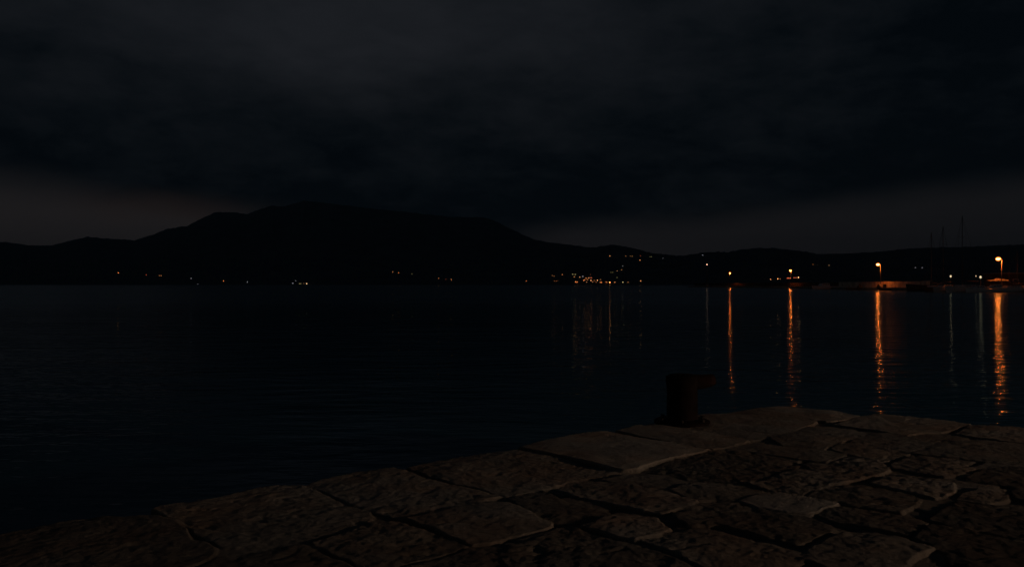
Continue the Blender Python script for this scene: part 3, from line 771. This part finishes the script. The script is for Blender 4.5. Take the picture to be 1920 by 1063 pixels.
# village
Hs(1035.4, 516.5, AM, 0.7, 'upper leftmost village house with a dim window')
Hs(1039, 517.6, AM, 0.7, 'village house with a dim window beside the upper leftmost one')
Hs(1054.2, 514.6, AM, 1.5, 'village house with one amber window above the leftmost ones')
Hs(1043, 526.8, OR, 0.5, 'long low village house with a faint strip of windows by the water', ((-6, 0), (0, 0), (5, 0)), 22)
Hs(1073.8, 514.0, GN, 1.2, 'left one of the two topmost village houses')
Hs(1078.6, 514.4, GN, 1.2, 'right one of the two topmost village houses')
Hs(1076.5, 519.1, AM, 1.5, 'village house with a pale window below the two topmost ones')
L(1087, 519.5, AM, 3.0, 'amber lamp on the upper village street, left end', 0.9)
Hs(1092.8, 518.1, WH, 1.2, 'village house with a pinkish white window by the upper street lamp')
L(1079.2, 528.2, OR, 3.2, 'left one of two merging orange lamps at the village waterfront', 1.0)
L(1082, 529.2, OR, 3.2, 'right one of two merging orange lamps at the village waterfront', 1.0)
L(1094.2, 525.8, OR, 4.0, 'lower one of two merging orange lamps on the village street', 1.0)
L(1096.4, 524.6, OR, 4.0, 'upper one of two merging orange lamps on the village street', 1.0)
Hs(1098.8, 521.6, OR, 2.4, 'village house with an orange window over the merged street lamps')
L(1101.6, 524.7, OR, 3.0, 'orange lamp mid-village between the merged lamps and a bright one', 0.8)
Hs(1104, 521.2, AM, 2.6, 'village house with a bright amber window at mid-village')
Hs(1108, 520.6, RD, 1.6, 'village house with reddish windows above the bright mid-village lamp', ((-2.2, 0), (2.2, 0)), 12)
L(1108, 525.7, AM, 8, 'bright amber lamp in the middle of the village', 1.0)
Hs(1107, 514.6, RD, 0.4, 'highest mid-village house with a hardly visible red window')
Hs(1100, 528.8, AM, 1.0, 'waterfront village house with a dim window, left of centre')
Hs(1111.2, 528.7, AM, 1.0, 'waterfront village house with a dim window, under the bright lamp')
Hs(1114.4, 525.6, OR, 0.8, 'village house with a dim window between two bright lamps')
L(1120.1, 525.6, AM, 8, 'second bright amber lamp, towards the right of the village', 1.0)
Hs(1117.8, 528.8, OR, 0.9, 'waterfront village house with a dim window below the second bright lamp')
Hs(1126, 524.2, AM, 0.9, 'village house with a dim window just right of the second bright lamp')
Hs(1126.6, 529.3, OR, 2.2, 'waterfront village house with two orange windows', ((-1.8, 0), (1.8, 0)), 11)
Hs(1136.6, 529.0, OR, 2.4, 'waterfront house with an orange window left of the largest lamp')
L(1143.3, 529.3, OR, 14, 'largest and brightest orange lamp on the village waterfront', 1.5)
Hs(1152.8, 529.0, AM, 1.9, 'waterfront house with a pale window right of the largest lamp')
L(1168, 529.0, GN, 3.2, 'yellowish lamp on the waterfront right of the village', 0.9)
Hs(1177.6, 529.0, AM, 0.9, 'last waterfront house with a dim window right of the village')
L(1201.2, 526.8, AM, 5, 'lone pale amber lamp on the shore right of the village', 0.9)
Hs(1157, 520.2, GN, 0.35, 'house with a very dim greenish window above the largest lamp')
L(1157.3, 508.0, AM, 1.6, 'lower lamp of the line climbing the slope above the village', 0.8)
L(1165.5, 506.0, AM, 1.6, 'upper lamp of the line climbing the slope above the village', 0.8)
Hs(1167.5, 498.6, WH, 0.5, 'faint lone house halfway up the slope above the village')
Hs(1147, 510.6, GN, 0.35, 'barely visible house left of the climbing lamps', ((-3, 0), (3, 0)), 13)
L(1143.5, 479.8, AM, 6, 'pale orange lamp on the hilltop, leftmost of the hilltop row', 0.9)
Hs(1173, 480.0, AM, 0.9, 'hilltop house with one dim window, second of the hilltop row')
Hs(1183.6, 480.2, AM, 0.9, 'hilltop house with two dim windows close together', ((-4.0, 0), (4.0, 0)), 15)
Hs(1200.8, 479.6, RD, 0.7, 'hilltop house with a dim red window above the brighter hill lamp')
L(1200, 488.0, AM, 8, 'brightest lamp on the hill, below the hilltop row', 1.0)
Hs(1220, 481.5, GN, 0.5, 'hilltop house with two dull yellow windows, towards the saddle', ((-3, 0), (3.4, 0)), 13)
Hs(1243, 484.0, WH, 0.4, 'faintest hilltop house near the saddle of the hills')
L(1317, 478.2, WH, 1.5, 'small white lamp high on the hill over the beacon mast', 0.8)
L(1444.9, 523.7, AM, 8, 'white lamp at the left end of the row behind the breakwater', 0.7)
L(1458.3, 522.7, AM, 12, 'bright second lamp of the row behind the breakwater', 0.75)
L(1462.6, 523.0, AM, 2.5, 'dim third lamp of the row behind the breakwater', 0.6)
Hs(1479, 521.4, RD, 2.2, 'low house with three red-lit windows under the orange street lamp', ((-4, 0), (0, 0), (4, 0)), 14)
Hs(1490.5, 520.8, RD, 2.0, 'low house with two red-lit windows beside the brightest row lamp', ((-2.6, 0), (2.6, 0)), 12)
L(1497, 520.0, AM, 20, 'brightest lamp at the right end of the row behind the breakwater', 0.9)
Hs(1524.3, 495.8, OR, 0.7, 'dim hillside house, leftmost of three above the cabin boat')
L(1532.6, 496.7, AM, 2.5, 'middle light of three on the hillside above the cabin boat', 0.7)
L(1554, 497.5, OR, 7, 'brightest and rightmost of three lights above the cabin boat', 0.8)
Hs(1716, 501.8, WH, 0.9, 'left one of two faint pale windows behind the yacht masts')
Hs(1729, 501.9, WH, 0.9, 'right one of two faint pale windows behind the yacht masts')

# ------------------------------------------------------------------ mooring bollard on the quay
def bollard():
    bx, by = gp(1279, 791.5)
    bz = QUAY-0.005
    t = empty('mooring_bollard', (bx, by, bz)); tag(t, 'dark rusty iron mooring bollard with a hooked head at the quay edge', 'bollard')
    bm = BM()
    lathe(bm, [(0.165, 0.0), (0.163, 0.03), (0.150, 0.07), (0.147, 0.30), (0.150, 0.36), (0.160, 0.41), (0.155, 0.45), (0.12, 0.472), (0.05, 0.48)], 40)
    mesh_obj('column', bm, M['iron'], t, True)
    bm = BM()
    tube(bm, [(0.02, 0, 0.395), (0.12, 0, 0.400), (0.20, 0, 0.402), (0.27, 0, 0.415), (0.315, 0, 0.425), (0.325, 0, 0.427)], [0.08, 0.075, 0.068, 0.062, 0.052, 0.025], 24)
    mesh_obj('horn', bm, M['rust'], t, True)
    bm = BM(); lathe(bm, [(0.27, 0.0), (0.27, 0.022), (0.25, 0.034), (0.175, 0.045)], 40); fl = mesh_obj('base_flange', bm, M['iron'], t, True)
    for k in range(6):
        a = k*math.pi/3+0.3
        bm = BM(); tube(bm, [(0.222*math.cos(a), 0.222*math.sin(a), 0.03), (0.222*math.cos(a), 0.222*math.sin(a), 0.058)], 0.02, 6); mesh_obj('bolt', bm, M['bolt'], fl)
bollard()

# ------------------------------------------------------------------ the quay's own street lamp (it lights the stones from beyond the right edge)
def quay_lamp():
    x, y, z = 22.0, -1.0, QUAY-0.02; h = 2.9
    t = empty('street_lamp', (x, y, z)); tag(t, 'street lamp standing on the promenade beside the quay', 'street lamp')
    bm = BM(); tube(bm, [(0, 0, 0), (0, 0, h*0.5), (0, 0, h)], [0.07, 0.055, 0.045], 12); mesh_obj('pole', bm, M['galv'], t, True)
    bm = BM(); lathe(bm, [(0.14, 0), (0.14, 0.2), (0.08, 0.3)], 14); mesh_obj('base', bm, M['galv'], t, True)
    bm = BM(); ball(bm, (0, 0, h+0.16), 0.16); mesh_obj('globe', bm, E['quay'], t, True)
    bm = BM(); lathe(bm, [(0.19, h+0.30), (0.12, h+0.36), (0.02, h+0.40)], 16); mesh_obj('cap', bm, M['galv'], t, True)
quay_lamp()

# ------------------------------------------------------------------ the damp night air over the bay
bm = BM(); box(bm, (0, 4960, 260), (24000, 10080, 540))
o = mesh_obj('haze', bm, M['galv']); o['kind'] = 'stuff'
m = bpy.data.materials.new('damp_air'); m.use_nodes = True; n = m.node_tree; n.nodes.clear()
v = n.nodes.new('ShaderNodeVolumePrincipled'); v.inputs['Color'].default_value = (0.55, 0.80, 1, 1); v.inputs['Density'].default_value = 0.00007; v.inputs['Anisotropy'].default_value = 0.6
oo = n.nodes.new('ShaderNodeOutputMaterial'); n.links.new(v.outputs[0], oo.inputs['Volume']); o.data.materials[0] = m
